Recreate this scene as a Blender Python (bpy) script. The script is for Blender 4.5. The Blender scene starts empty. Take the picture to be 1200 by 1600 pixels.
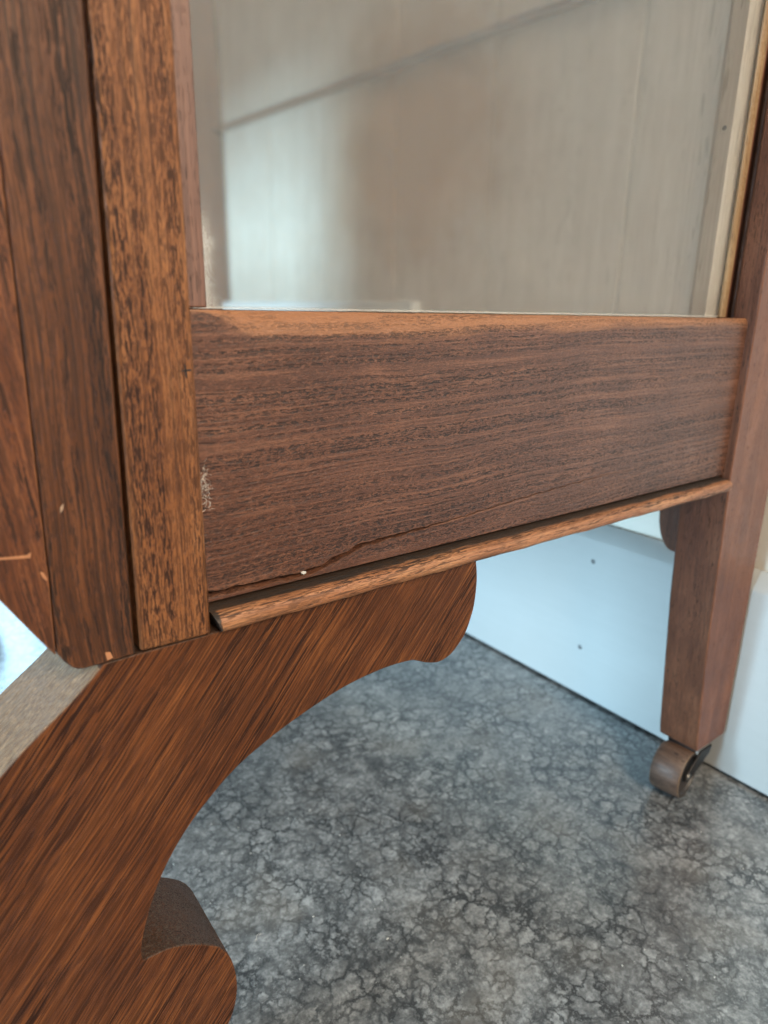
import bpy, bmesh, math, random
from mathutils import Vector, Matrix
random.seed(7)
sc = bpy.context.scene
COL = sc.collection
FZ = 0.415                     # height of the rail's top edge (and of the lens) above the floor, metres

# ------------------------------------------------------------------ camera
RM = ((0.80087935, -0.59863098, 0.01527119),
      (0.15855306, 0.23657425, 0.95858936),
      (-0.57745406, -0.76529313, 0.28438221))
cam_d = bpy.data.cameras.new('camera')
cam = bpy.data.objects.new('camera', cam_d)
COL.objects.link(cam)
R = Matrix(RM).transposed()
cam.matrix_world = Matrix.Translation((0, -0.24, FZ)) @ R.to_4x4()
cam_d.sensor_fit = 'VERTICAL'
cam_d.sensor_height = 36.0
cam_d.lens = 1050 / 1600 * 36
cam_d.clip_start = 0.01
cam_d.clip_end = 100
cam_d.dof.use_dof = True
cam_d.dof.focus_distance = 0.335
cam_d.dof.aperture_fstop = 8.0
sc.camera = cam

# ------------------------------------------------------------------ world and exposure
w = bpy.data.worlds.new('World')
sc.world = w
w.use_nodes = True
bg = w.node_tree.nodes['Background']
bg.inputs['Color'].default_value = (1.0, 0.96, 0.92, 1)
bg.inputs['Strength'].default_value = 0.13
sc.view_settings.view_transform = 'Standard'
sc.view_settings.look = 'None'
sc.view_settings.exposure = 0.0
sc.view_settings.gamma = 1.0
sc.cycles.use_denoising = True
sc.cycles.max_bounces = 8
sc.cycles.transparent_max_bounces = 12
sc.cycles.sample_clamp_indirect = 6

# ------------------------------------------------------------------ lamps: two daylight windows and the room's soft light
def area(name, loc, target, sx, sy, power, color):
    l = bpy.data.lights.new(name, 'AREA')
    l.shape = 'RECTANGLE'
    l.size, l.size_y, l.energy, l.color = sx, sy, power, color
    o = bpy.data.objects.new(name, l)
    COL.objects.link(o)
    o.location = loc
    d = Vector(target) - Vector(loc)
    o.rotation_euler = d.to_track_quat('-Z', 'Y').to_euler()
    return o
area('front_window_light', (-2.6, 0.20, FZ + 0.30), (0.5, 0.3, FZ - 0.1), 1.1, 1.3, 200, (0.50, 0.80, 1.0))
area('far_window_light', (-0.6, 3.2, FZ + 1.30), (0.2, 0.2, FZ - 0.3), 2.4, 1.3, 125, (0.46, 0.76, 1.0))
area('room_light', (-0.15, -2.2, FZ + 1.45), (0.35, 0.0, FZ), 0.9, 1.1, 104, (1.0, 0.855, 0.66))

# ------------------------------------------------------------------ node helpers
class NT:
    def __init__(s, name):
        s.m = bpy.data.materials.new(name)
        s.m.use_nodes = True
        s.t = s.m.node_tree
        s.t.nodes.clear()
        s.out = s.t.nodes.new('ShaderNodeOutputMaterial')
    def n(s, typ, ins=None, **props):
        nd = s.t.nodes.new('ShaderNode' + typ)
        for k, v in props.items():
            setattr(nd, k, v)
        for k, v in (ins or {}).items():
            s.put(nd.inputs[k], v)
        return nd
    def put(s, sock, v):
        if isinstance(v, bpy.types.NodeSocket):
            s.t.links.new(v, sock)
        else:
            if sock.type == 'RGBA' and isinstance(v, (tuple, list)) and len(v) == 3:
                v = (*v, 1)
            sock.default_value = v
    def math(s, op, a, b=0.0, c=0.0, clamp=False):
        nd = s.t.nodes.new('ShaderNodeMath')
        nd.operation = op
        nd.use_clamp = clamp
        s.put(nd.inputs[0], a)
        s.put(nd.inputs[1], b)
        s.put(nd.inputs[2], c)
        return nd.outputs[0]
    def vec(s, x, y, z):
        return s.n('CombineXYZ', {0: x, 1: y, 2: z}).outputs[0]
    def noise(s, v, scale=1.0, detail=2.0, rough=0.5, dist=0.0):
        nd = s.n('TexNoise', {'Vector': v, 'Scale': scale, 'Detail': detail, 'Roughness': rough, 'Distortion': dist})
        return nd.outputs['Fac']
    def sm(s, v, a, b, o0=0.0, o1=1.0):
        nd = s.n('MapRange', {'Value': v, 'From Min': a, 'From Max': b, 'To Min': o0, 'To Max': o1}, interpolation_type='SMOOTHSTEP')
        return nd.outputs[0]
    def mix(s, f, a, b, blend='MIX'):
        nd = s.t.nodes.new('ShaderNodeMix')
        nd.data_type = 'RGBA'
        nd.blend_type = blend
        s.put(nd.inputs[0], f)
        s.put(nd.inputs[6], a)
        s.put(nd.inputs[7], b)
        return nd.outputs[2]
    def ramp(s, f, stops):
        nd = s.n('ValToRGB', {'Fac': f})
        e = nd.color_ramp.elements
        while len(e) < len(stops):
            e.new(0.5)
        for el, (p, c) in zip(e, stops):
            el.position = p
            el.color = (*c, 1)
        return nd.outputs[0]
    def xyz(s):
        tc = s.n('TexCoord')
        sp = s.n('SeparateXYZ', {0: tc.outputs['Object']})
        return tc.outputs['Object'], sp.outputs[0], sp.outputs[1], sp.outputs[2]

def wood(name, ang, seed, dark, mid, light, pore_col, pore_len, pore_wid, thr, band_f=140, band_amt=0.7,
         rough=0.42, warp=0.006, worn=(0.36, 0.15, 0.05), wear=0.8, fleck=0.0, streak=0.5, axis='xz', coat=0.15,
         spec=0.4, wear_attr=False, tone_f=80, dust=0.0, wear_r=0.0012, soft=0.06, dstreak=0.35, grime=False, tone_a=0.55, bare_glare=False, fine_f=900, brown_glow=0.0, blot_a=0.35, w2a=0.07, ds_f=420, ds_lo=0.50, ds_hi=0.68):
    t = NT(name)
    co, x, y, z = t.xyz()
    if axis == 'y':
        g, c, nn = y, z, x
    else:
        ca, sa = math.cos(ang), math.sin(ang)
        g = t.math('MULTIPLY_ADD', x, ca, t.math('MULTIPLY', z, sa))
        c = t.math('MULTIPLY_ADD', x, -sa, t.math('MULTIPLY', z, ca))
        nn = y
    g = t.math('ADD', g, seed * 1.37)
    c = t.math('ADD', c, seed * 0.611)
    base = t.vec(g, nn, c)
    w1 = t.noise(base, 9, 2)
    c1 = t.math('MULTIPLY_ADD', t.math('SUBTRACT', w1, 0.5), warp, c)
    w2 = t.noise(base, 110, 2)
    c2 = t.math('MULTIPLY_ADD', t.math('SUBTRACT', w2, 0.5), warp * w2a, c1)
    def V(a, b):
        return t.vec(t.math('MULTIPLY', g, a), t.math('MULTIPLY', nn, b), t.math('MULTIPLY', c2, b))
    tone = t.noise(V(5, tone_f), 1, 4, 0.6)
    fine = t.noise(V(17, fine_f), 1, 3, 0.6)
    blot = t.noise(base, 26, 3, 0.55)
    f = t.math('MULTIPLY_ADD', tone, tone_a, t.math('MULTIPLY', fine, streak))
    f = t.math('MULTIPLY_ADD', blot, blot_a, f)
    f = t.math('DIVIDE', f, blot_a + tone_a + streak)
    colr = t.ramp(f, [(0.38, dark), (0.5, mid), (0.60, light)])
    ds = t.sm(t.noise(V(5, ds_f), 1, 3, 0.65), ds_lo, ds_hi)
    colr = t.mix(t.math('MULTIPLY', ds, dstreak), colr, pore_col)
    # open pores of the oak
    band = t.sm(t.noise(V(1.5, band_f), 1, 1), 0.42, 0.58)
    band = t.math('MULTIPLY_ADD', band, band_amt, 1 - band_amt)
    pr = t.noise(V(1 / pore_len, 1 / pore_wid), 1, 2.0, 0.6)
    pr2 = t.noise(V(2.6 / pore_len, 1.9 / pore_wid), 1, 1.0, 0.5)
    p1 = t.math('MULTIPLY', t.sm(pr, thr, thr + soft), band)
    p2 = t.math('MULTIPLY', t.sm(pr2, thr + 0.03, thr + 0.03 + soft), t.math('MULTIPLY', band, 0.7))
    pore = t.math('MAXIMUM', p1, p2)
    pore = t.math('MULTIPLY', pore, t.sm(t.noise(V(6, 60), 1, 3), 0.36, 0.58, 0.72, 1.0))
    colr = t.mix(t.math('MULTIPLY', pore, 0.92), colr, pore_col)
    if fleck:
        fa = t.vec(t.math('MULTIPLY_ADD', g, 260, t.math('MULTIPLY', c, 420)), t.math('MULTIPLY', nn, 600),
                   t.math('MULTIPLY_ADD', c, 900, t.math('MULTIPLY', g, -620)))
        fl = t.sm(t.noise(fa, 1, 3, 0.6, 0.4), 0.53, 0.68)
        colr = t.mix(t.math('MULTIPLY', fl, fleck), colr, light)
    # worn arrises
    geo = t.n('NewGeometry')
    bv = t.n('Bevel', {'Radius': wear_r}, samples=6)
    dt = t.n('VectorMath', {0: bv.outputs[0], 1: geo.outputs['Normal']}, operation='DOT_PRODUCT').outputs['Value']
    edge = t.sm(t.math('SUBTRACT', 1.0, dt), 0.01, 0.16)
    wn = t.sm(t.noise(base, 70, 4, 0.65), 0.30, 0.55)
    wm = t.math('MULTIPLY', t.math('MULTIPLY', edge, wn), wear)
    if wear_attr:
        at = t.n('Attribute', attribute_name='wear')
        sep = at.outputs['Fac']
        wn2 = t.sm(t.math('ADD', t.noise(V(14, 260), 1, 4, 0.6), t.math('MULTIPLY', sep, 0.75)), 0.62, 1.02)
        wm = t.math('MAXIMUM', wm, t.math('MULTIPLY', wn2, sep))
        wm = t.math('MULTIPLY', wm, t.math('SUBTRACT', 1.0, t.math('MULTIPLY', pore, 0.6)))
    colr = t.mix(wm, colr, worn)
    if bare_glare:
        ba = t.n('Attribute', attribute_name='bare_glare').outputs['Fac']
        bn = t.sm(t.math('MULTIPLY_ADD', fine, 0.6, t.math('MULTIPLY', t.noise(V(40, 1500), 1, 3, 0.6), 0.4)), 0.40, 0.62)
        colr = t.mix(t.math('MULTIPLY', ba, 0.92), colr, t.mix(bn, (0.25, 0.115, 0.050), (0.58, 0.33, 0.175)))  # bare worn wood, paled further by window glare painted into the colour
    if grime:
        gs = t.n('Attribute', attribute_name='grime').outputs['Fac']
        gn = t.sm(t.math('ADD', t.noise(V(30, 500), 1, 4, 0.65), gs), 0.78, 1.0)
        colr = t.mix(t.math('MULTIPLY', gn, 0.93), colr, (0.018, 0.013, 0.010))
    if brown_glow:
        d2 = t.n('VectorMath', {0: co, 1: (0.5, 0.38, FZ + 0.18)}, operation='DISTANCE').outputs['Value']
        st = t.math('MULTIPLY', t.sm(t.math('MULTIPLY_ADD', t.noise(co, 12, 4), 0.10, d2), 0.10, 0.26, 1.0, 0.0), brown_glow)
        colr = t.mix(st, colr, (0.38, 0.17, 0.045))  # warm glow in the glass, painted as a brown blob on the planks
    # small scuffs and dust
    sf = t.sm(t.noise(t.vec(t.math('MULTIPLY', x, 300), t.math('MULTIPLY', y, 300), t.math('MULTIPLY', z, 300)), 1, 5, 0.7), 0.70, 0.80)
    colr = t.mix(t.math('MULTIPLY', sf, 0.22), colr, (0.30, 0.17, 0.10))
    if dust:
        upn = t.n('SeparateXYZ', {0: geo.outputs['Normal']}).outputs[2]
        dn = t.math('MULTIPLY_ADD', t.noise(co, 1300, 4, 0.75), 0.6, t.math('MULTIPLY', t.noise(V(60, 700), 1, 3, 0.6), 0.4))
        dm = t.math('MULTIPLY', t.sm(upn, 0.15, 0.7), t.sm(dn, 0.36, 0.58, 0.55, 1.0))
        colr = t.mix(t.math('MULTIPLY', dm, dust), colr, t.mix(t.sm(dn, 0.45, 0.65), (0.034, 0.024, 0.018), (0.095, 0.075, 0.060)))
    rg = t.math('MULTIPLY_ADD', t.noise(base, 55, 4, 0.6), 0.22, rough - 0.11)
    rg = t.math('MULTIPLY_ADD', pore, 0.25, rg)
    h = t.math('SUBTRACT', t.math('MULTIPLY', fine, 0.35), pore)
    bp = t.n('Bump', {'Strength': 0.7, 'Distance': 0.0006, 'Height': h})
    bs = t.n('BsdfPrincipled', {'Base Color': colr, 'Roughness': rg, 'Normal': bp.outputs[0],
                                'Specular IOR Level': spec, 'Coat Weight': coat, 'Coat Roughness': 0.3})
    t.t.links.new(bs.outputs[0], t.out.inputs[0])
    return t.m

BLK = (0.016, 0.006, 0.0035)
M_stile = wood('oak_stile', math.radians(90), 2.75, (0.115, 0.038, 0.013), (0.190, 0.068, 0.023), (0.28, 0.112, 0.041), (0.018, 0.006, 0.003),
               0.0070, 0.0008, 0.50, band_f=230, band_amt=0.45, soft=0.045, dstreak=0.5, ds_f=560, ds_lo=0.52, ds_hi=0.64, wear_r=0.0017, fine_f=1200, streak=0.7, warp=0.004, worn=(0.56, 0.27, 0.11), wear=0.95, coat=0.02, spec=0.2)
M_board = wood('oak_board', math.radians(91.5), 4.1, (0.048, 0.0165, 0.0068), (0.086, 0.0295, 0.0115), (0.14, 0.050, 0.020), (0.016, 0.008, 0.005),
               0.010, 0.0008, 0.53, soft=0.035, tone_f=200, band_f=260, band_amt=0.5, fine_f=1300, dstreak=0.62, ds_f=560, ds_lo=0.50, ds_hi=0.62, warp=0.007, worn=(0.40, 0.16, 0.06), wear=0.55, streak=0.8, coat=0.02, spec=0.2)
M_board2 = wood('oak_outer_board', math.radians(97), 6.6, (0.065, 0.021, 0.009), (0.108, 0.035, 0.0145), (0.165, 0.057, 0.023), (0.018, 0.008, 0.005),
                0.009, 0.0009, 0.52, soft=0.035, tone_f=200, band_f=230, band_amt=0.5, warp=0.006, worn=(0.40, 0.16, 0.06), wear=0.5, streak=0.7, coat=0.02, spec=0.2)
M_rail = wood('oak_rail', math.radians(1.5), 2.2, (0.068, 0.0235, 0.0118), (0.104, 0.037, 0.0185), (0.17, 0.068, 0.036), (0.012, 0.004, 0.0022),
              0.0026, 0.00062, 0.505, band_f=600, band_amt=0.6, dstreak=0.0, blot_a=0.12, soft=0.04, tone_a=0.15, tone_f=300, warp=0.010, worn=(0.34, 0.14, 0.055), wear=0.25, fleck=0.6, wear_attr=True, grime=True,
              rough=0.35, coat=0.16, spec=0.34, streak=0.3)
M_mould = wood('oak_moulding', math.radians(1.0), 9.4, (0.17, 0.062, 0.025), (0.28, 0.110, 0.045), (0.39, 0.180, 0.080), (0.025, 0.010, 0.005),
               0.010, 0.0008, 0.53, soft=0.04, band_f=260, band_amt=0.6, warp=0.006, worn=(0.50, 0.23, 0.085), wear=0.7, grime=True, coat=0.05, spec=0.35)
M_leg = wood('oak_scroll_leg', math.radians(50), 3.7, (0.062, 0.0185, 0.0064), (0.110, 0.0345, 0.0112), (0.175, 0.059, 0.0185), BLK,
             0.032, 0.00080, 0.525, band_f=260, band_amt=0.35, dstreak=0.45, ds_f=900, ds_lo=0.52, ds_hi=0.60, warp=0.005, worn=(0.36, 0.14, 0.06), wear=0.7, streak=0.8, dust=0.75, tone_f=240, bare_glare=True, fine_f=1500, soft=0.035, tone_a=0.30, coat=0.0, spec=0.14)
M_rear = wood('oak_rear_leg', math.radians(90), 5.2, (0.085, 0.030, 0.016), (0.130, 0.047, 0.024), (0.18, 0.070, 0.036), (0.03, 0.013, 0.008),
              0.008, 0.0010, 0.60, band_f=200, band_amt=0.6, worn=(0.40, 0.14, 0.045), wear=0.95, spec=0.3, coat=0.08, wear_r=0.0018)
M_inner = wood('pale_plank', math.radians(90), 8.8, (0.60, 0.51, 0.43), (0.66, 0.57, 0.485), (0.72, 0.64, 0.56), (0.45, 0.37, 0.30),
               0.03, 0.003, 0.62, band_f=60, band_amt=0.6, brown_glow=0.92, wear=0.1, coat=0.0, rough=0.6)
M_stop = wood('stop_oak', math.radians(90), 7.7, (0.085, 0.036, 0.024), (0.13, 0.058, 0.038), (0.18, 0.085, 0.055), (0.03, 0.013, 0.01),
              0.012, 0.0008, 0.60, band_f=300, worn=(0.3, 0.13, 0.06), wear=0.4)
M_gold = wood('gold_oak_bead', math.radians(90), 2.9, (0.20, 0.115, 0.055), (0.29, 0.18, 0.095), (0.38, 0.265, 0.155), (0.08, 0.04, 0.015),
              0.012, 0.0012, 0.62, worn=(0.6, 0.42, 0.2), wear=0.5, rough=0.28, coat=0.4)
M_wheel = wood('wheel_wood', 0, 1.9, (0.050, 0.027, 0.018), (0.085, 0.046, 0.030), (0.12, 0.07, 0.046), (0.02, 0.01, 0.007),
               0.008, 0.0012, 0.60, axis='y', worn=(0.34, 0.19, 0.075), wear=0.8, wear_r=0.0020, rough=0.55, coat=0.05)

def plain(name, col, rough, metal=0.0, var=0.2, scale=60, bump=0.0, spec=0.5):
    t = NT(name)
    co, x, y, z = t.xyz()
    nz = t.noise(co, scale, 5, 0.6)
    k = t.math('MULTIPLY_ADD', nz, var * 2, 1 - var)
    c = t.mix(1.0, (*col, 1), t.vec(k, k, k), 'MULTIPLY')
    ins = {'Base Color': c, 'Roughness': t.math('MULTIPLY_ADD', nz, 0.2, rough - 0.1), 'Metallic': metal, 'Specular IOR Level': spec}
    if bump:
        ins['Normal'] = t.n('Bump', {'Strength': bump, 'Distance': 0.0006, 'Height': nz}).outputs[0]
    b = t.n('BsdfPrincipled', ins)
    t.t.links.new(b.outputs[0], t.out.inputs[0])
    return t.m
M_metal = plain('dark_iron', (0.035, 0.03, 0.028), 0.45, 0.8, 0.4, 200, 0.3)
M_steel = plain('axle_steel', (0.20, 0.18, 0.16), 0.4, 0.9, 0.3, 300)
M_dark = plain('wheel_side_dark', (0.024, 0.016, 0.012), 0.5, 0.0, 0.35, 120, 0.3)
M_lint = plain('lint', (0.62, 0.55, 0.48), 0.9, 0, 0.2)
M_raw = plain('raw_wood', (0.34, 0.14, 0.06), 0.6, 0, 0.3, 400, 0.3)
M_chip = plain('pale_chip', (0.30, 0.19, 0.125), 0.7, 0, 0.3, 400, 0.3)
M_crumb = plain('pale_crumb', (0.5, 0.47, 0.43), 0.8, 0, 0.2)
M_nail = plain('nail_head', (0.16, 0.155, 0.155), 0.5, 0.5, 0.3, 300)

def paint(name, col):
    t = NT(name)
    co, x, y, z = t.xyz()
    a = t.noise(co, 7, 4, 0.6)
    b = t.noise(t.vec(t.math('MULTIPLY', x, 30), t.math('MULTIPLY', y, 14), t.math('MULTIPLY', z, 160)), 1, 4, 0.6)
    k = t.math('MULTIPLY_ADD', a, 0.10, t.math('MULTIPLY_ADD', b, 0.07, 0.90))
    c = t.mix(1.0, (*col, 1), t.vec(k, k, k), 'MULTIPLY')
    sc_ = t.sm(t.noise(t.vec(t.math('MULTIPLY', x, 80), t.math('MULTIPLY_ADD', y, 90, t.math('MULTIPLY', z, 160)), t.math('MULTIPLY_ADD', z, 420, t.math('MULTIPLY', y, 120))), 1, 3, 0.7), 0.70, 0.78)
    c = t.mix(t.math('MULTIPLY', sc_, 0.25), c, (0.30, 0.29, 0.28))
    bm_ = t.n('Bump', {'Strength': 0.15, 'Distance': 0.001, 'Height': b})
    s = t.n('BsdfPrincipled', {'Base Color': c, 'Roughness': 0.42, 'Normal': bm_.outputs[0]})
    t.t.links.new(s.outputs[0], t.out.inputs[0])
    return t.m
M_base = paint('white_gloss_paint', (0.43, 0.43, 0.42))
M_lit_cleat = paint('lit_cleat_white', (0.82, 0.82, 0.82))  # extra white puts the window light on the bottom strip into the colour
M_wall = paint('cream_wall_paint', (0.86, 0.80, 0.71))

def concrete():
    t = NT('stained_concrete')
    co, x, y, z = t.xyz()
    nw = t.n('TexNoise', {'Vector': co, 'Scale': 70, 'Detail': 6, 'Roughness': 0.7})
    off = t.n('VectorMath', {0: nw.outputs['Color'], 1: (0.5, 0.5, 0.5)}, operation='SUBTRACT').outputs[0]
    def warp(s_):
        sc2 = t.n('VectorMath', {0: off, 'Scale': s_}, operation='SCALE').outputs[0]
        return t.n('VectorMath', {0: co, 1: sc2}, operation='ADD').outputs[0]
    v = warp(0.022)
    def veins(scale, wd, vv):
        vo = t.n('TexVoronoi', {'Vector': vv, 'Scale': scale}, feature='DISTANCE_TO_EDGE')
        return t.sm(vo.outputs['Distance'], 0.0, wd, 1.0, 0.0)
    pres = t.sm(t.noise(co, 18, 4, 0.6), 0.36, 0.60)
    pres2 = t.sm(t.noise(co, 40, 3, 0.6), 0.40, 0.62)
    ve = t.math('MULTIPLY', veins(64, 0.13, v), t.math('MULTIPLY_ADD', pres, 0.7, 0.3))
    ve2 = t.math('MULTIPLY', veins(105, 0.15, warp(0.018)), t.math('MULTIPLY', pres2, 0.85))
    ve = t.math('MAXIMUM', ve, ve2)
    a = t.noise(co, 6, 5, 0.6)
    b = t.noise(co, 260, 6, 0.75)
    c_ = t.noise(co, 60, 5, 0.65)
    f = t.math('MULTIPLY_ADD', a, 0.22, t.math('MULTIPLY_ADD', b, 0.50, t.math('MULTIPLY', c_, 0.28)))
    col = t.ramp(f, [(0.36, (0.036, 0.0355, 0.036)), (0.49, (0.145, 0.144, 0.144)), (0.59, (0.31, 0.308, 0.303))])
    blot = t.sm(t.math('MULTIPLY_ADD', t.noise(co, 44, 8, 0.78), 0.7, t.math('MULTIPLY', t.noise(co, 7, 2), 0.3)), 0.525, 0.60)
    col = t.mix(t.math('MULTIPLY', blot, 0.6), col, (0.032, 0.032, 0.034))
    col = t.mix(t.math('MULTIPLY', ve, 0.97), col, (0.012, 0.012, 0.013))
    tint = t.sm(t.noise(co, 13, 3), 0.5, 0.7)
    col = t.mix(t.math('MULTIPLY', tint, 0.25), col, (0.20, 0.165, 0.13))
    sp = t.sm(t.noise(co, 620, 2, 0.5), 0.75, 0.80)
    col = t.mix(sp, col, (0.62, 0.62, 0.62))
    # fine scratches
    def scr(ang, k):
        ca, sa = math.cos(ang), math.sin(ang)
        g = t.math('MULTIPLY_ADD', x, ca, t.math('MULTIPLY', y, sa))
        h = t.math('MULTIPLY_ADD', x, -sa, t.math('MULTIPLY', y, ca))
        return t.sm(t.noise(t.vec(t.math('MULTIPLY', g, 22), t.math('MULTIPLY', h, 1500), k), 1, 1), 0.76, 0.82)
    s1 = t.math('MAXIMUM', scr(0.5, 1.0), scr(2.3, 5.0))
    s1 = t.math('MULTIPLY', s1, t.sm(t.noise(co, 14, 2), 0.5, 0.7))
    col = t.mix(t.math('MULTIPLY', s1, 0.35), col, (0.5, 0.5, 0.5))
    rg = t.math('MULTIPLY_ADD', c_, 0.30, 0.20)
    rg = t.math('MULTIPLY_ADD', ve, 0.2, rg)
    h = t.math('MULTIPLY_ADD', b, 0.25, t.math('MULTIPLY', ve, -0.6))
    bp = t.n('Bump', {'Strength': 0.35, 'Distance': 0.0008, 'Height': h})
    s = t.n('BsdfPrincipled', {'Base Color': col, 'Roughness': rg, 'Normal': bp.outputs[0], 'Specular IOR Level': 0.5, 'Coat Weight': 1.0, 'Coat Roughness': 0.2, 'Coat IOR': 1.68})
    t.t.links.new(s.outputs[0], t.out.inputs[0])
    return t.m
M_floor = concrete()

def glass(name, film, dusty):
    t = NT(name)
    co, x, y, z = t.xyz()
    tr = t.n('BsdfRefraction', {'Color': (0.98, 0.985, 0.98), 'IOR': 1.45, 'Roughness': 0.085}) if dusty else t.n('BsdfTransparent', {'Color': (0.97, 0.98, 0.97)})
    gl = t.n('BsdfGlossy', {'Color': (1, 1, 1), 'Roughness': 0.09})
    fr = t.n('Fresnel', {'IOR': 1.5})
    m1 = t.n('MixShader', {0: t.math('MULTIPLY', t.math('MULTIPLY', fr.outputs[0], 0.8, clamp=True), t.math('SUBTRACT', 1.0, t.n('NewGeometry').outputs['Backfacing'])), 1: tr.outputs[0], 2: gl.outputs[0]})
    df = t.n('BsdfDiffuse', {'Color': (0.80, 0.765, 0.72)})
    sm_ = t.noise(t.vec(t.math('MULTIPLY', x, 9), 0.0, t.math('MULTIPLY', z, 40)), 1, 5, 0.6)
    wipe = t.noise(t.vec(t.math('MULTIPLY', x, 6), 0.0, t.math('MULTIPLY_ADD', z, 14, t.math('MULTIPLY', x, 8))), 1, 4, 0.55)
    fm = t.math('MULTIPLY_ADD', t.math('ADD', sm_, wipe), film * 0.5, film * 0.5)
    if dusty:
        # dust caught in the lower left corner of the pane
        dx = t.math('SUBTRACT', x, 0.1055)
        near = t.sm(t.math('MULTIPLY_ADD', t.noise(co, 90, 3), 0.012, t.math('MULTIPLY_ADD', z, 0.05, dx)), FZ * 0.05 + 0.0095, FZ * 0.05 + 0.0230, 1.0, 0.0)
        low = t.sm(z, FZ + 0.012, FZ + 0.075, 1.0, 0.0)
        den = t.math('MULTIPLY', near, low)
        grain = t.noise(co, 2200, 4, 0.75)
        dd = t.sm(t.math('MULTIPLY_ADD', den, 0.30, grain), 0.66, 0.78)
        sp = t.math('MULTIPLY', t.sm(t.noise(co, 1300, 1), 0.80, 0.84), 0.35)
        edge = t.math('MULTIPLY', t.sm(dx, 0.0, 0.003, 1.0, 0.0), t.sm(z, FZ + 0.0, FZ + 0.05, 0.7, 0.0))
        low2 = t.sm(z, FZ - 0.001, FZ + 0.003, 0.55, 0.0)
        fm = t.math('MAXIMUM', fm, t.math('MULTIPLY', dd, 0.45))
        fm = t.math('MAXIMUM', fm, t.math('MAXIMUM', sp, t.math('MAXIMUM', edge, low2)))
    m2 = t.n('MixShader', {0: fm, 1: m1.outputs[0], 2: df.outputs[0]})
    t.t.links.new(m2.outputs[0], t.out.inputs[0])
    return t.m
M_glass = glass('dusty_glass', 0.072, True)
M_glass2 = glass('clear_glass', 0.04, False)

# ------------------------------------------------------------------ object helpers
def empty(name, loc, label, cat, group=None):
    o = bpy.data.objects.new(name, None)
    COL.objects.link(o)
    o.location = loc
    o.empty_display_size = 0.1
    o['label'] = label
    o['category'] = cat
    if group:
        o['group'] = group
    return o
BASE = {}
def wloc(o):
    v = Vector((0, 0, 0))
    while o:
        v += o.location
        o = o.parent
    return v
def link(name, me, mat, parent=None, label=None, cat=None, kind=None, smooth=True, bevel=0.0, seg=2, group=None):
    o = bpy.data.objects.new(name, me)
    COL.objects.link(o)
    for m in (mat if isinstance(mat, (list, tuple)) else [mat]):
        me.materials.append(m)
    if parent:
        o.parent = parent
        o.location = -wloc(parent)
    if label: o['label'] = label
    if cat: o['category'] = cat
    if kind: o['kind'] = kind
    if group: o['group'] = group
    if bevel:
        b = o.modifiers.new('bevel', 'BEVEL')
        b.width = bevel
        b.segments = seg
        b.limit_method = 'ANGLE'
        b.angle_limit = math.radians(38)
    if smooth:
        for p in me.polygons:
            p.use_smooth = True
        try:
            me.set_sharp_from_angle(angle=math.radians(42))
        except Exception:
            pass
    return o
def mesh(name, verts, faces):
    me = bpy.data.meshes.new(name)
    me.from_pydata([tuple(v) for v in verts], [], faces)
    me.update()
    bm = bmesh.new()
    bm.from_mesh(me)
    bmesh.ops.recalc_face_normals(bm, faces=bm.faces)
    bm.to_mesh(me)
    bm.free()
    return me
def box(name, x0, x1, y0, y1, z0, z1):
    v = [(x, y, z + FZ) for x in (x0, x1) for y in (y0, y1) for z in (z0, z1)]
    return mesh(name, v, [(0, 1, 3, 2), (4, 6, 7, 5), (0, 4, 5, 1), (2, 3, 7, 6), (0, 2, 6, 4), (1, 5, 7, 3)])
def extrude(name, pts, a, b, axis='y'):
    n = len(pts)
    def P(p, q):
        if axis == 'y': return (p[0], q, p[1] + FZ)
        if axis == 'x': return (q, p[0], p[1] + FZ)
        return (p[0], p[1], q + FZ)
    v = [P(p, a) for p in pts] + [P(p, b) for p in pts]
    f = [tuple(range(n)), tuple(range(2 * n - 1, n - 1, -1))]
    f += [(i, i + n, (i + 1) % n + n, (i + 1) % n) for i in range(n)]
    return mesh(name, v, f)
def spline(pts, k=5):
    out = []
    for i in range(len(pts) - 1):
        p0 = pts[max(i - 1, 0)]; p1 = pts[i]; p2 = pts[i + 1]; p3 = pts[min(i + 2, len(pts) - 1)]
        for j in range(k):
            t = j / k
            out.append(tuple(0.5 * ((2 * p1[m]) + (-p0[m] + p2[m]) * t + (2 * p0[m] - 5 * p1[m] + 4 * p2[m] - p3[m]) * t * t
                                    + (-p0[m] + 3 * p1[m] - 3 * p2[m] + p3[m]) * t ** 3) for m in (0, 1)))
    out.append(tuple(pts[-1]))
    return out
def loft(name, rings):
    v, f = [], []
    for r in rings:
        v += [(p[0], p[1], p[2] + FZ) for p in r]
    n = len(rings[0])
    for k in range(len(rings) - 1):
        for i in range(n):
            j = (i + 1) % n
            f.append((k * n + i, k * n + j, (k + 1) * n + j, (k + 1) * n + i))
    f.append(tuple(range(n)))
    f.append(tuple(range(len(v) - 1, len(v) - n - 1, -1)))
    return mesh(name, v, f)
def lerp_pts(pts, x):
    for (a, b), (c, d) in zip(pts, pts[1:]):
        if x <= c:
            t = (x - a) / (c - a)
            t = max(0, min(1, t))
            return b + (d - b) * t
    return pts[-1][1]
def sstep(a, b, x):
    t = max(0, min(1, (x - a) / (b - a)))
    return t * t * (3 - 2 * t)

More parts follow.
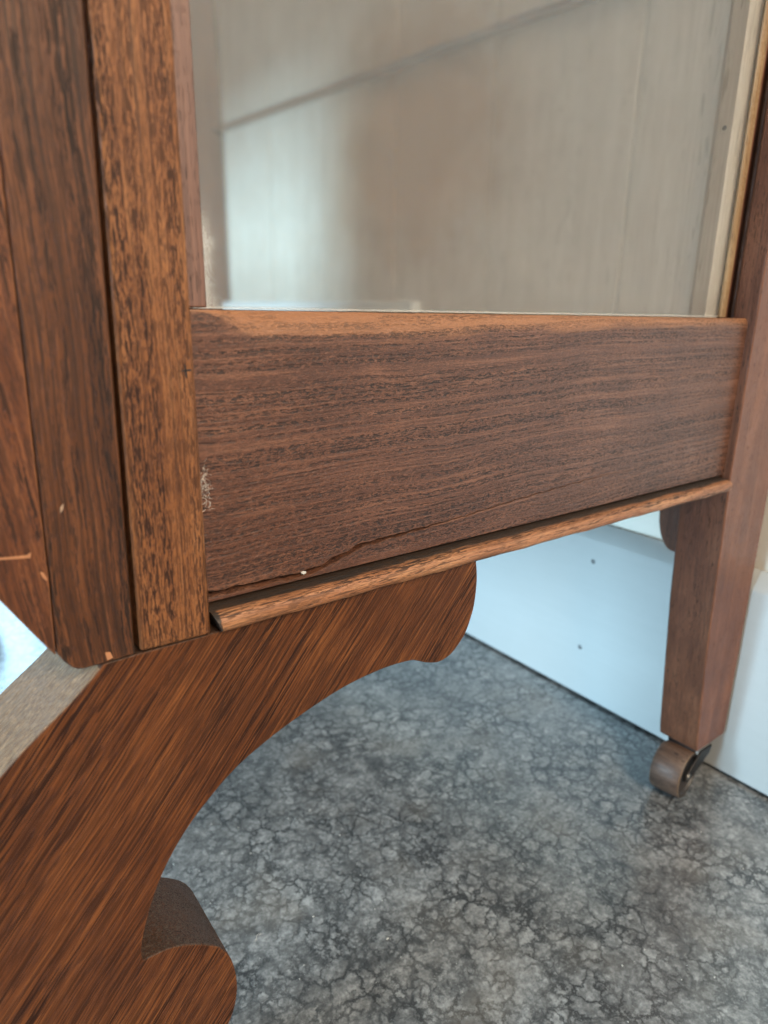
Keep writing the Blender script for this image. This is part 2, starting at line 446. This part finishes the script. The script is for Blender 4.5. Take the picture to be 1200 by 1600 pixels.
# ------------------------------------------------------------------ the setting: floor, wall, baseboard
fl = bpy.data.meshes.new('floor')
fl.from_pydata([(-6, -6, 0), (6, -6, 0), (6, 8, 0), (-6, 8, 0)], [], [(0, 1, 2, 3)])
link('floor', fl, M_floor, kind='structure', smooth=False)
wall = link('wall', box('wall', 0.607, 0.70, -4, 6, -FZ + 0.004, 2.2), M_wall, kind='structure', smooth=False)
bb = extrude('baseboard', [(0.5855, -FZ + 0.0035), (0.5850, -0.2290), (0.5862, -0.2262), (0.5990, -0.2140), (0.6015, -0.2130), (0.6030, -0.2150), (0.6030, -FZ + 0.0035)], -3.9, 5.9)
base = link('baseboard', bb, M_base, parent=wall, label='white painted baseboard with chamfered top edge', smooth=True)
def disc(name, c, r, nx, h, seg=14):
    # a small domed round head, pushed out along nx
    nx = Vector(nx).normalized()
    u = nx.orthogonal().normalized(); v_ = nx.cross(u)
    vs, fs = [], []
    for k, (rr, hh) in enumerate(((r, 0), (r * .85, h * .7), (r * .4, h))):
        for i in range(seg):
            a = 2 * math.pi * i / seg
            vs.append(Vector((c[0], c[1], c[2] + FZ)) + u * math.cos(a) * rr + v_ * math.sin(a) * rr + nx * hh)
    for k in range(2):
        for i in range(seg):
            j = (i + 1) % seg
            fs.append((k * seg + i, k * seg + j, (k + 1) * seg + j, (k + 1) * seg + i))
    fs.append(tuple(range(2 * seg, 3 * seg)))
    return mesh(name, vs, fs)
for (yy, zz) in ((0.163, -0.2515), (0.168, -0.355)):
    link('nail_head', disc('nail_head', (0.5850, yy, zz), 0.0026, (-1, 0, 0), 0.0006), M_nail, parent=base)

# ------------------------------------------------------------------ the cabinet
cab = empty('display_cabinet', (0.30, 0.44, 0), 'antique brown oak display cabinet on scroll legs with a glazed side', 'cabinet')
TOP = 0.95
# front stile of the side frame
link('stile', loft('stile', [[(0.0655, 0.0, -0.1262), (0.0941, 0.0, -0.1268), (0.0941, 0.034, -0.1268), (0.0655, 0.034, -0.1262)],
                             [(0.0690, 0.0, 0.10), (0.0941, 0.0, 0.10), (0.0941, 0.034, 0.10), (0.0690, 0.034, 0.10)],
                             [(0.0690, 0.0, TOP), (0.0941, 0.0, TOP), (0.0941, 0.034, TOP), (0.0690, 0.034, TOP)]]),
     M_stile, cab, label='orange brown oak stile with long open pores', bevel=0.0015, seg=3)
# pilaster of two glued boards with a scrolled lower end
ji = [(-0.1185, 0.0368), (-0.09, 0.0378), (-0.04, 0.0386), (0.0, 0.0393), (0.05, 0.0402), (TOP, 0.0402)]
inner = [(0.0638, -0.1269), (0.0527, -0.1272), (0.0455, -0.1272), (0.0432, -0.1268), (0.0415, -0.1256), (0.0390, -0.1225)] + [(x + 0.0002, z) for z, x in ji] + [(0.0678, TOP), (0.0678, 0.10)]
outer = [(x - 0.0002, z) for z, x in ji][::-1] + spline([(0.0366, -0.1192), (0.0308, -0.1094), (0.0220, -0.0939), (0.0110, -0.0735), (0.0010, -0.0500), (-0.0080, -0.020), (-0.0120, 0.02)], 4) + [(-0.0120, TOP)]
link('pilaster_board', extrude('pilaster_board', inner, 0.0012, 0.032), M_board, cab, label='dark straight inner board of the front pilaster', bevel=0.0007)
link('pilaster_board', extrude('pilaster_board', outer, 0.0014, 0.032), M_board2, cab, label='outer board of the pilaster with curved lower edge', bevel=0.0005)

# wide lower rail: a height field with stopped chamfer along its top and an open crack
crack = [(0.094, -0.1118), (0.1185, -0.1123), (0.1407, -0.1128), (0.149, -0.1118), (0.158, -0.1094), (0.172, -0.1056), (0.203, -0.1040), (0.238, -0.1024), (0.277, -0.0995), (0.321, -0.0972), (0.365, -0.0953), (0.405, -0.0968), (0.52, -0.0975)]
NX = 260
rows_a, rows_b = 16, 5
RY = 0.0058
verts, faces, wearv, grv = [], [], [], []
def chh(x):
    return 0.0006 + 0.0102 * sstep(0.097, 0.128, x) * (1 - 0.62 * (x - 0.12) / 0.39 if x > 0.12 else 1)
ncol = None
for i in range(NX + 1):
    x = 0.0935 + (0.5115 - 0.0935) * i / NX
    ch = chh(x) * (1 + 0.06 * math.sin(x * 170) + 0.05 * math.sin(x * 61 + 1))
    zc = lerp_pts(crack, x) + 0.00022 * math.sin(x * 410) + 0.00016 * math.sin(x * 930 + 2)
    cw = (0.00095 * (1 - sstep(0.155, 0.24, x)) + 0.00018 * (1 - sstep(0.30, 0.42, x))) * (0.8 + 0.5 * math.sin(x * 250) ** 2)
    cd = 0.0070 * (1 - sstep(0.36, 0.41, x))
    col = [(0.0165, 0.0, 0.6)]
    for k in range(7):
        a = k / 6
        zz = -ch * (a ** 1.15)
        yy = RY + 0.5 * ch * (1 - a) ** 1.5
        col.append((yy, zz, 0.78 - 0.35 * a ** 3))
    z0 = -ch
    for k in range(1, rows_a + 1):
        a = k / rows_a
        col.append((RY, z0 + (zc + cw - z0) * a, 0.25 * (1 - a * 8) if a < 0.12 else 0.0))
    col.append((RY + cd, zc, 0.0))
    low = 0.00035 * (1 - sstep(0.3, 0.42, x))
    for k in range(rows_b + 1):
        a = k / rows_b
        col.append((RY - low, zc - cw + (-0.1150 - zc + cw) * a, 0.0))
    col.append((RY + 0.0028, -0.1168, 0.0))
    col.append((RY + 0.006, -0.1172, 0.0))
    ncol = len(col)
    for (yy, zz, wv) in col:
        verts.append((x, yy, zz + FZ)); wearv.append(wv)
        grv.append(max(0.0, min(1.0, (-0.1138 - zz) / 0.0036)) * 0.55)
for i in range(NX):
    for k in range(ncol - 1):
        a = i * ncol + k
        faces.append((a, a + ncol, a + ncol + 1, a + 1))
# back and ends close the board
nb = len(verts)
for x in (0.0935, 0.5115):
    verts += [(x, 0.026, FZ), (x, 0.026, FZ - 0.1172)]; wearv += [0, 0]; grv += [0, 0]
L = NX * ncol
faces += [(nb, nb + 2, nb + 3, nb + 1), (0, L, nb + 2, nb), (ncol - 1, nb + 1, nb + 3, L + ncol - 1)]
faces += [tuple([nb] + list(range(0, ncol)) + [nb + 1]), tuple([nb + 2] + list(range(L, L + ncol)) + [nb + 3])]
me = mesh('rail', verts, faces)
at = me.attributes.new('wear', 'FLOAT', 'POINT')
for k, wv in enumerate(wearv):
    at.data[k].value = wv
at = me.attributes.new('grime', 'FLOAT', 'POINT')
for k, gv in enumerate(grv):
    at.data[k].value = gv
rail = link('rail', me, M_rail, cab, label='wide dark oak lower rail with a long crack near its bottom')

# half-round moulding under the rail
mp = [(0.0085, -0.1170), (0.0052, -0.1174), (0.0032, -0.1177), (0.0008, -0.1183), (-0.0012, -0.1190), (-0.0024, -0.1199), (-0.0031, -0.1214), (-0.0033, -0.1232), (-0.0029, -0.1248), (-0.0018, -0.1262), (0.0004, -0.1268), (0.0260, -0.1268), (0.0260, -0.1172)]
mg = [1.0, 0.85, 0.6, 0.3, 0.08, 0.0, 0, 0, 0, 0.08, 0.2, 0.3, 1.0]
NM = 120
mv, mf, mgr = [], [], []
for i in range(NM + 1):
    x = 0.0949 + (0.5095 - 0.0949) * i / NM
    for k, (yy, zz) in enumerate(mp):
        wob = 0.00016 * math.sin(x * 97 + k) + 0.00012 * math.sin(x * 223 + 2 * k)
        xs = x + (max(0.0, -0.1185 - zz) * 0.42 if i == 0 else 0.0)
        mv.append((xs, yy + (wob if k < 10 else 0), zz + FZ + (wob * 0.6 if 2 < k < 10 else 0)))
        mgr.append(1.0 if i == 0 else mg[k])
nmp = len(mp)
for i in range(NM):
    for k in range(nmp):
        k2 = (k + 1) % nmp
        mf.append((i * nmp + k, i * nmp + k2, (i + 1) * nmp + k2, (i + 1) * nmp + k))
mf += [tuple(range(nmp)), tuple(range(len(mv) - 1, len(mv) - nmp - 1, -1))]
me = mesh('moulding', mv, mf)
at = me.attributes.new('grime', 'FLOAT', 'POINT')
for k, gv in enumerate(mgr):
    at.data[k].value = gv
link('moulding', me, M_mould, cab, label='worn orange rounded moulding with grimy top along the rail')

# rear stile and leg in one piece, tapering below the rail
def leg_ring(z, x0, x1, y1):
    return [(x0, 0.0, z), (x1, 0.0, z), (x1, y1, z), (x0 + 0.0004, y1, z)] + [(x0, y1 + (0.0172 - y1) * k / 6, z) for k in range(1, 7)]
prof = [(0.5115, 0.0), (0.5812, 0.0), (0.5812, 0.040), (0.5140, 0.040), (0.5140, 0.0275), (0.5112, 0.0275), (0.5112, 0.0230), (0.5190, 0.0230), (0.5190, 0.0172), (0.5115, 0.0172)]
def proz(z, dx):
    return [(p[0] + (dx if i in (0, 9) else 0), p[1], z) for i, p in enumerate(prof)]
link('rear_post', loft('rear_post', [leg_ring(-0.3700, 0.5335, 0.5800, 0.0365), leg_ring(-0.3600, 0.5310, 0.5810, 0.0365), leg_ring(-0.2800, 0.5225, 0.5812, 0.0370), leg_ring(-0.2320, 0.5182, 0.5812, 0.0378),
                                     leg_ring(-0.1700, 0.5148, 0.5812, 0.0385), leg_ring(-0.1268, 0.5122, 0.5812, 0.0390), proz(-0.1200, -0.0001), proz(0.0, -0.0003), proz(TOP, -0.0003)]),
     M_rear, cab, label='rear post that tapers into a square leg above a caster', bevel=0.0011, seg=3)
bead = [(0.5115, 0.0230), (0.5072, 0.0238), (0.5060, 0.0252), (0.5066, 0.0268), (0.5115, 0.0272)]
link('glass_stop', extrude('glass_stop', bead, 0.0006, TOP - 0.01, 'z'), M_gold, cab, label='narrow golden bead holding the glass at the rear', bevel=0.0003)
link('glass_stop', box('glass_stop', 0.0943, 0.1058, 0.0135, 0.0262, 0.0008, TOP - 0.01), M_stop, cab, label='flat brown stop holding the glass at the front', bevel=0.0006)
link('glass_pane', box('glass_pane', 0.0945, 0.5110, 0.0264, 0.0268, 0.0005, TOP - 0.012), M_glass, cab, label='dusty clear pane of the cabinet side', smooth=False)
link('rail_sill', box('rail_sill', 0.0945, 0.5110, 0.0165, 0.0262, -0.02, -0.0002), M_stop, cab, smooth=False)

# scroll leg
out = [(0.0640, -0.1276), (0.0522, -0.1278), (0.0500, -0.1302), (0.0467, -0.1333), (0.0368, -0.1418), (0.0251, -0.1506), (0.0136, -0.1604), (0.0020, -0.1730), (-0.0080, -0.1880), (-0.0160, -0.2080),
       (-0.0205, -0.2330), (-0.0210, -0.2620), (-0.0180, -0.2950), (-0.0100, -0.3280), (0.0040, -0.3600), (0.0200, -0.3850), (0.0300, -0.4000), (0.0330, -0.4142)]
inn = [(0.0800, -0.4142), (0.0790, -0.3860), (0.0800, -0.3720), (0.0850, -0.3550), (0.0911, -0.3408), (0.0950, -0.3311), (0.0967, -0.3177), (0.0945, -0.3018), (0.0895, -0.2911), (0.0820, -0.2837), (0.0732, -0.2780), (0.0660, -0.2749), (0.0600, -0.2742), (0.0546, -0.2738)]
inn2 = [(0.0541, -0.2721), (0.0545, -0.2670), (0.0559, -0.2601), (0.0607, -0.2456), (0.0686, -0.2296), (0.0806, -0.2140), (0.0994, -0.1979), (0.1171, -0.1887), (0.1374, -0.1814), (0.1608, -0.1753), (0.1842, -0.1731), (0.2009, -0.1741), (0.2060, -0.1757)]
inn3 = [(0.2120, -0.1787), (0.2180, -0.1808), (0.2235, -0.1814), (0.2300, -0.1797), (0.2350, -0.1760), (0.2405, -0.1700), (0.2438, -0.1629), (0.2463, -0.1545), (0.2473, -0.1446), (0.2472, -0.1360), (0.2458, -0.1276)]
lp = [out[0]] + spline(out[1:], 4) + spline(inn, 4) + spline(inn2, 4) + spline(inn3, 4)
def scroll_leg(y0, y1, nm):
    return extrude('scroll_leg', lp, y0, y1)
for (ya, yb, lab) in ((0.0022, 0.0500, 'thick C-shaped scroll leg under the front corner'), (0.850, 0.898, None)):
    me = scroll_leg(ya, yb, '')
    fa = me.attributes.new('bare_glare', 'FLOAT', 'FACE')  # outer curve: worn wood plus painted window glare
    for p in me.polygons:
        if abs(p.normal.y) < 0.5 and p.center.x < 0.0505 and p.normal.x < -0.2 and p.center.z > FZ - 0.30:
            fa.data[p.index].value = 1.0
    link('scroll_leg', me, M_leg, cab, label=lab, bevel=0.0008, seg=2)

# rear bracket beside the rear leg
br = [(0.030, -0.128), (0.0735, -0.128)] + spline([(0.0735, -0.160), (0.0722, -0.176), (0.0680, -0.1895), (0.0605, -0.1985), (0.052, -0.2000)], 4) + [(0.034, -0.2000)]
link('rear_bracket', extrude('rear_bracket', br, 0.545, 0.568, 'x'), M_rear, cab, bevel=0.0008)
link('rear_leg', box('rear_leg', 0.532, 0.5812, 0.87, 0.90, -0.37, -0.1268), M_rear, cab, label='far rear leg', bevel=0.0013)

# caster
def wheel_mesh(c, ax, r, half, seg=40):
    ax = Vector(ax).normalized()
    u = Vector((0, 0, 1)); v_ = ax.cross(u)
    prof_ = [(0.25 * r, half * 0.75), (0.78 * r, half * 0.80), (0.86 * r, half), (0.95 * r, half), (r, half * 0.86), (1.015 * r, half * 0.3), (1.015 * r, -half * 0.3), (r, -half * 0.86), (0.95 * r, -half), (0.86 * r, -half), (0.78 * r, -half * 0.8), (0.25 * r, -half * 0.75)]
    vs, fs = [], []
    for (rr_, h) in prof_:
        for i in range(seg):
            a = 2 * math.pi * i / seg
            vs.append(Vector((c[0], c[1], c[2] + FZ)) + u * math.cos(a) * rr_ + v_ * math.sin(a) * rr_ + ax * h)
    n = len(prof_)
    for k in range(n - 1):
        for i in range(seg):
            j = (i + 1) % seg
            fs.append((k * seg + i, k * seg + j, (k + 1) * seg + j, (k + 1) * seg + i))
    fs.append(tuple(range(seg)))
    fs.append(tuple(range(n * seg - 1, n * seg - seg - 1, -1)))
    return mesh('wheel', vs, fs)
cast = bpy.data.objects.new('caster', None)
COL.objects.link(cast)
cast.parent = cab
WC = Vector((0.5250, 0.0140, -0.4142 + 0.0221))
cast.location = Vector((WC.x, WC.y, FZ - 0.37)) - cab.location
cast.empty_display_size = 0.02
cast['label'] = 'small wooden caster under the rear leg'
AX = (0.14, -1, 0)
wm_ = wheel_mesh(WC, AX, 0.0217, 0.0130)
wo = link('wheel', wm_, [M_wheel, M_dark], cast)
for p in wm_.polygons:
    cc = Vector(p.center) - Vector((WC.x, WC.y, WC.z + FZ))
    hh = cc.dot(Vector(AX).normalized())
    if abs(hh) > 0.0095 and (cc - Vector(AX).normalized() * hh).length < 0.0206:
        p.material_index = 1
link('mounting_plate', box('mounting_plate', 0.5340, 0.5760, 0.002, 0.028, -0.3725, -0.3702), M_metal, cast, bevel=0.0006)
fk = [(0.5205, -0.3895), (0.5200, -0.3950), (0.5245, -0.3985), (0.5300, -0.3965), (0.5580, -0.3800), (0.5600, -0.3728), (0.5420, -0.3728)]
for yy in (-0.0004, 0.0280):
    link('fork_arm', extrude('fork_arm', fk, yy, yy + 0.0018), M_metal, cast, bevel=0.0004)
link('axle_pin', disc('axle_pin', (WC.x, -0.0004, WC.z), 0.0032, (0, -1, 0), 0.0012), M_steel, cast)

# inside and far side of the cabinet
ys = [0.042, 0.1105, 0.2640, 0.4120, 0.5600, 0.7080, 0.860]
bp_ = bpy.data.objects.new('back_panel', None)
COL.objects.link(bp_)
bp_.parent = cab
bp_.location = Vector((0.505, 0.45, FZ)) - cab.location
bp_.empty_display_size = 0.05
bp_['label'] = 'pale boarded back seen through the glass'
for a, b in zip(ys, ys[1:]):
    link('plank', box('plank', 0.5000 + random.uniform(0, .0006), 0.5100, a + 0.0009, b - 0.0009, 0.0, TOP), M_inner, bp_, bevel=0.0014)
link('plank', box('plank', 0.5095, 0.5125, 0.041, 0.88, -0.12, TOP), M_stop, bp_, label='backing board behind the plank joints', smooth=False)
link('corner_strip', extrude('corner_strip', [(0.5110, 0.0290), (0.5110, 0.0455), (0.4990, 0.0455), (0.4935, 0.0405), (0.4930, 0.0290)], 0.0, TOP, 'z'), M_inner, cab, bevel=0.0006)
link('nail_head', disc('nail_head', (0.4930, 0.0345, 0.1245), 0.0016, (-1, 0, 0), 0.0005), M_nail, cab)
link('shelf_cleat', extrude('shelf_cleat', [(0.046, 0.2300), (0.866, 0.2675), (0.866, 0.2740), (0.046, 0.2365)], 0.4895, 0.4995, 'x'), M_stop, cab, bevel=0.0008)
link('bottom_cleat', box('bottom_cleat', 0.486, 0.4996, 0.36, 0.86, 0.0, 0.0125), M_lit_cleat, cab, bevel=0.0012)
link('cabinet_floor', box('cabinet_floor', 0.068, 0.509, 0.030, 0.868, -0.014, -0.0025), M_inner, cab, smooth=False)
link('far_side', box('far_side', 0.068, 0.5812, 0.868, 0.898, -0.1268, TOP), M_stop, cab, bevel=0.001)
link('front_rail', box('front_rail', 0.040, 0.066, 0.034, 0.866, -0.118, -0.004), M_board, cab, bevel=0.001)
link('back_rail', box('back_rail', 0.515, 0.575, 0.042, 0.866, -0.118, -0.016), M_rear, cab, bevel=0.001)
link('cabinet_top', box('cabinet_top', -0.03, 0.60, -0.02, 0.92, TOP + 0.001, TOP + 0.03), M_board, cab, bevel=0.002)
door = bpy.data.objects.new('door', None)
COL.objects.link(door)
door.parent = cab
door.location = Vector((0.05, 0.45, FZ)) - cab.location
for nm, (a, b, c_, d_) in (('door_rail', (0.470, 0.864, -0.002, 0.020)), ('door_rail', (0.470, 0.864, 0.88, 0.94)), ('door_stile', (0.470, 0.510, 0.0205, 0.8795)), ('door_stile', (0.838, 0.864, 0.0205, 0.8795))):
    link(nm, box(nm, 0.042, 0.062, a, b, c_, d_), M_board, door, bevel=0.001)
link('door_pane', box('door_pane', 0.051, 0.053, 0.5105, 0.8375, 0.0208, 0.2395), M_glass2, door, smooth=False)
link('door_light_blocker', box('door_light_blocker', 0.046, 0.058, 0.5105, 0.8375, 0.2400, 0.8792), M_board, door, bevel=0.001)  # unseen, added to cut the top of the light patch on the back
link('front_light_blocker', box('front_light_blocker', 0.040, 0.060, 0.036, 0.468, -0.002, 0.94), M_board, cab, bevel=0.001)  # unseen, added to keep window light off the near back planks

# chips and scratches on the wood: small slivers of raw wood
def sliver(name, pts, y, mat):
    n = len(pts)
    v = [(p[0], y, p[1] + FZ) for p in pts] + [(p[0], y + 0.0006, p[1] + FZ) for p in pts]
    f = [tuple(range(n)), tuple(range(2 * n - 1, n - 1, -1))] + [(i, i + n, (i + 1) % n + n, (i + 1) % n) for i in range(n)]
    return link(name, mesh(name, v, f), mat, cab, smooth=False)
sliver('scratch', [(0.0180, -0.0785), (0.0262, -0.0795), (0.0320, -0.0800), (0.0333, -0.0792), (0.0330, -0.0812), (0.0300, -0.0808), (0.0180, -0.0792)], 0.00128, M_raw)
sliver('chip', [(0.0352, -0.0868), (0.0362, -0.0872), (0.0371, -0.0895), (0.0369, -0.0905), (0.0358, -0.0890)], 0.00128, M_raw)
sliver('chip', [(0.0440, -0.0652), (0.0452, -0.0640), (0.0447, -0.0662), (0.0438, -0.0672)], 0.00108, M_chip)
sliver('chip', [(0.0535, -0.1262), (0.0530, -0.1228), (0.0548, -0.1232), (0.0556, -0.1258)], 0.00108, M_raw)

sliver('scratch', [(0.0880, -0.0212), (0.0905, -0.0208), (0.0926, -0.0206), (0.0926, -0.0213), (0.0905, -0.0214)], -0.0002, M_metal)
sliver('scratch', [(0.0902, -0.0185), (0.0907, -0.0190), (0.0910, -0.0230), (0.0906, -0.0240), (0.0903, -0.0222)], -0.0002, M_metal)
for (cx, cz, ln, an) in ((0.236, -0.052, 0.0085, 0.62), (0.2405, -0.0475, 0.0070, 0.55), (0.2330, -0.0560, 0.0050, 0.75), (0.1450, -0.034, 0.004, 0.4)):
    ca, sa = math.cos(an), math.sin(an)
    q = [(-ln / 2, 0), (-ln / 5, -0.00022), (ln / 2, -0.00005), (ln / 5, 0.00020)]
    sliver('scratch', [(cx + a * ca - b * sa, cz + a * sa + b * ca) for a, b in q], RY - 0.00012, M_metal)
# lint caught at the edge of the stile, paint crumb in the crack
def fibres(n, c, spread, ln, rad):
    vs, fs = [], []
    for _ in range(n):
        p = Vector(c) + Vector((random.gauss(0, spread[0]), random.gauss(0, spread[1]), random.gauss(0, spread[2])))
        d = Vector((random.uniform(-1, 1), random.uniform(-.6, .2), random.uniform(-1, 1))).normalized()
        prev = None
        for k in range(6):
            u = d.orthogonal().normalized(); v_ = d.cross(u)
            ring = []
            for q in range(3):
                a = q * 2.094
                vs.append(p + (u * math.cos(a) + v_ * math.sin(a)) * rad)
                ring.append(len(vs) - 1)
            if prev:
                for q in range(3):
                    fs.append((prev[q], prev[(q + 1) % 3], ring[(q + 1) % 3], ring[q]))
            prev = ring
            p = p + d * ln / 6
            d = (d + Vector((random.uniform(-.8, .8), random.uniform(-.8, .8), random.uniform(-.8, .8)))).normalized()
    return mesh('fibres', vs, fs)
lint = link('dust_fluff', fibres(60, (0.0962, 0.0035, FZ - 0.066), (0.0006, 0.0018, 0.0042), 0.0035, 0.00006), M_lint,
            label='pale lint caught between the stile and the wide rail', cat='lint')
lint2 = link('floor_fibre', fibres(1, (0.1545, 0.098, 0.0012), (0, 0, 0), 0.012, 0.00012), M_lint,
             label='thin pale hair lying on the concrete beside the scroll foot', cat='fibre')
def crumb(c, r, sx=1, sy=1, sz=.7):
    bm = bmesh.new()
    bmesh.ops.create_icosphere(bm, subdivisions=1, radius=r)
    for v in bm.verts:
        v.co = Vector((v.co.x * sx, v.co.y * sy, v.co.z * sz)) * random.uniform(.7, 1.25) + Vector(c)
    me_ = bpy.data.meshes.new('crumb'); bm.to_mesh(me_); bm.free()
    return me_
link('paint_crumb', crumb((0.1407, 0.0056, FZ - 0.1122), 0.0011, 1.4, .5, .8), M_crumb, label='pale crumb lodged in the crack of the wide rail', cat='crumb', smooth=False)
# loose grit on the floor
bm = bmesh.new()
for _ in range(260):
    x, y = random.uniform(0.1, 0.58), random.uniform(-0.22, 0.35)
    m = Matrix.Translation((x, y, 0.0004)) @ Matrix.Rotation(random.uniform(0, 6.28), 4, 'Z') @ Matrix.Diagonal((random.uniform(.6, 1.8), random.uniform(.5, 1), .6, 1))
    bmesh.ops.create_icosphere(bm, subdivisions=0 if False else 1, radius=random.uniform(.00025, .0007), matrix=m)
gm = bpy.data.meshes.new('floor_grit'); bm.to_mesh(gm); bm.free()
link('floor_grit', gm, M_crumb, kind='stuff', label='pale grit scattered over the grey concrete floor', smooth=False)
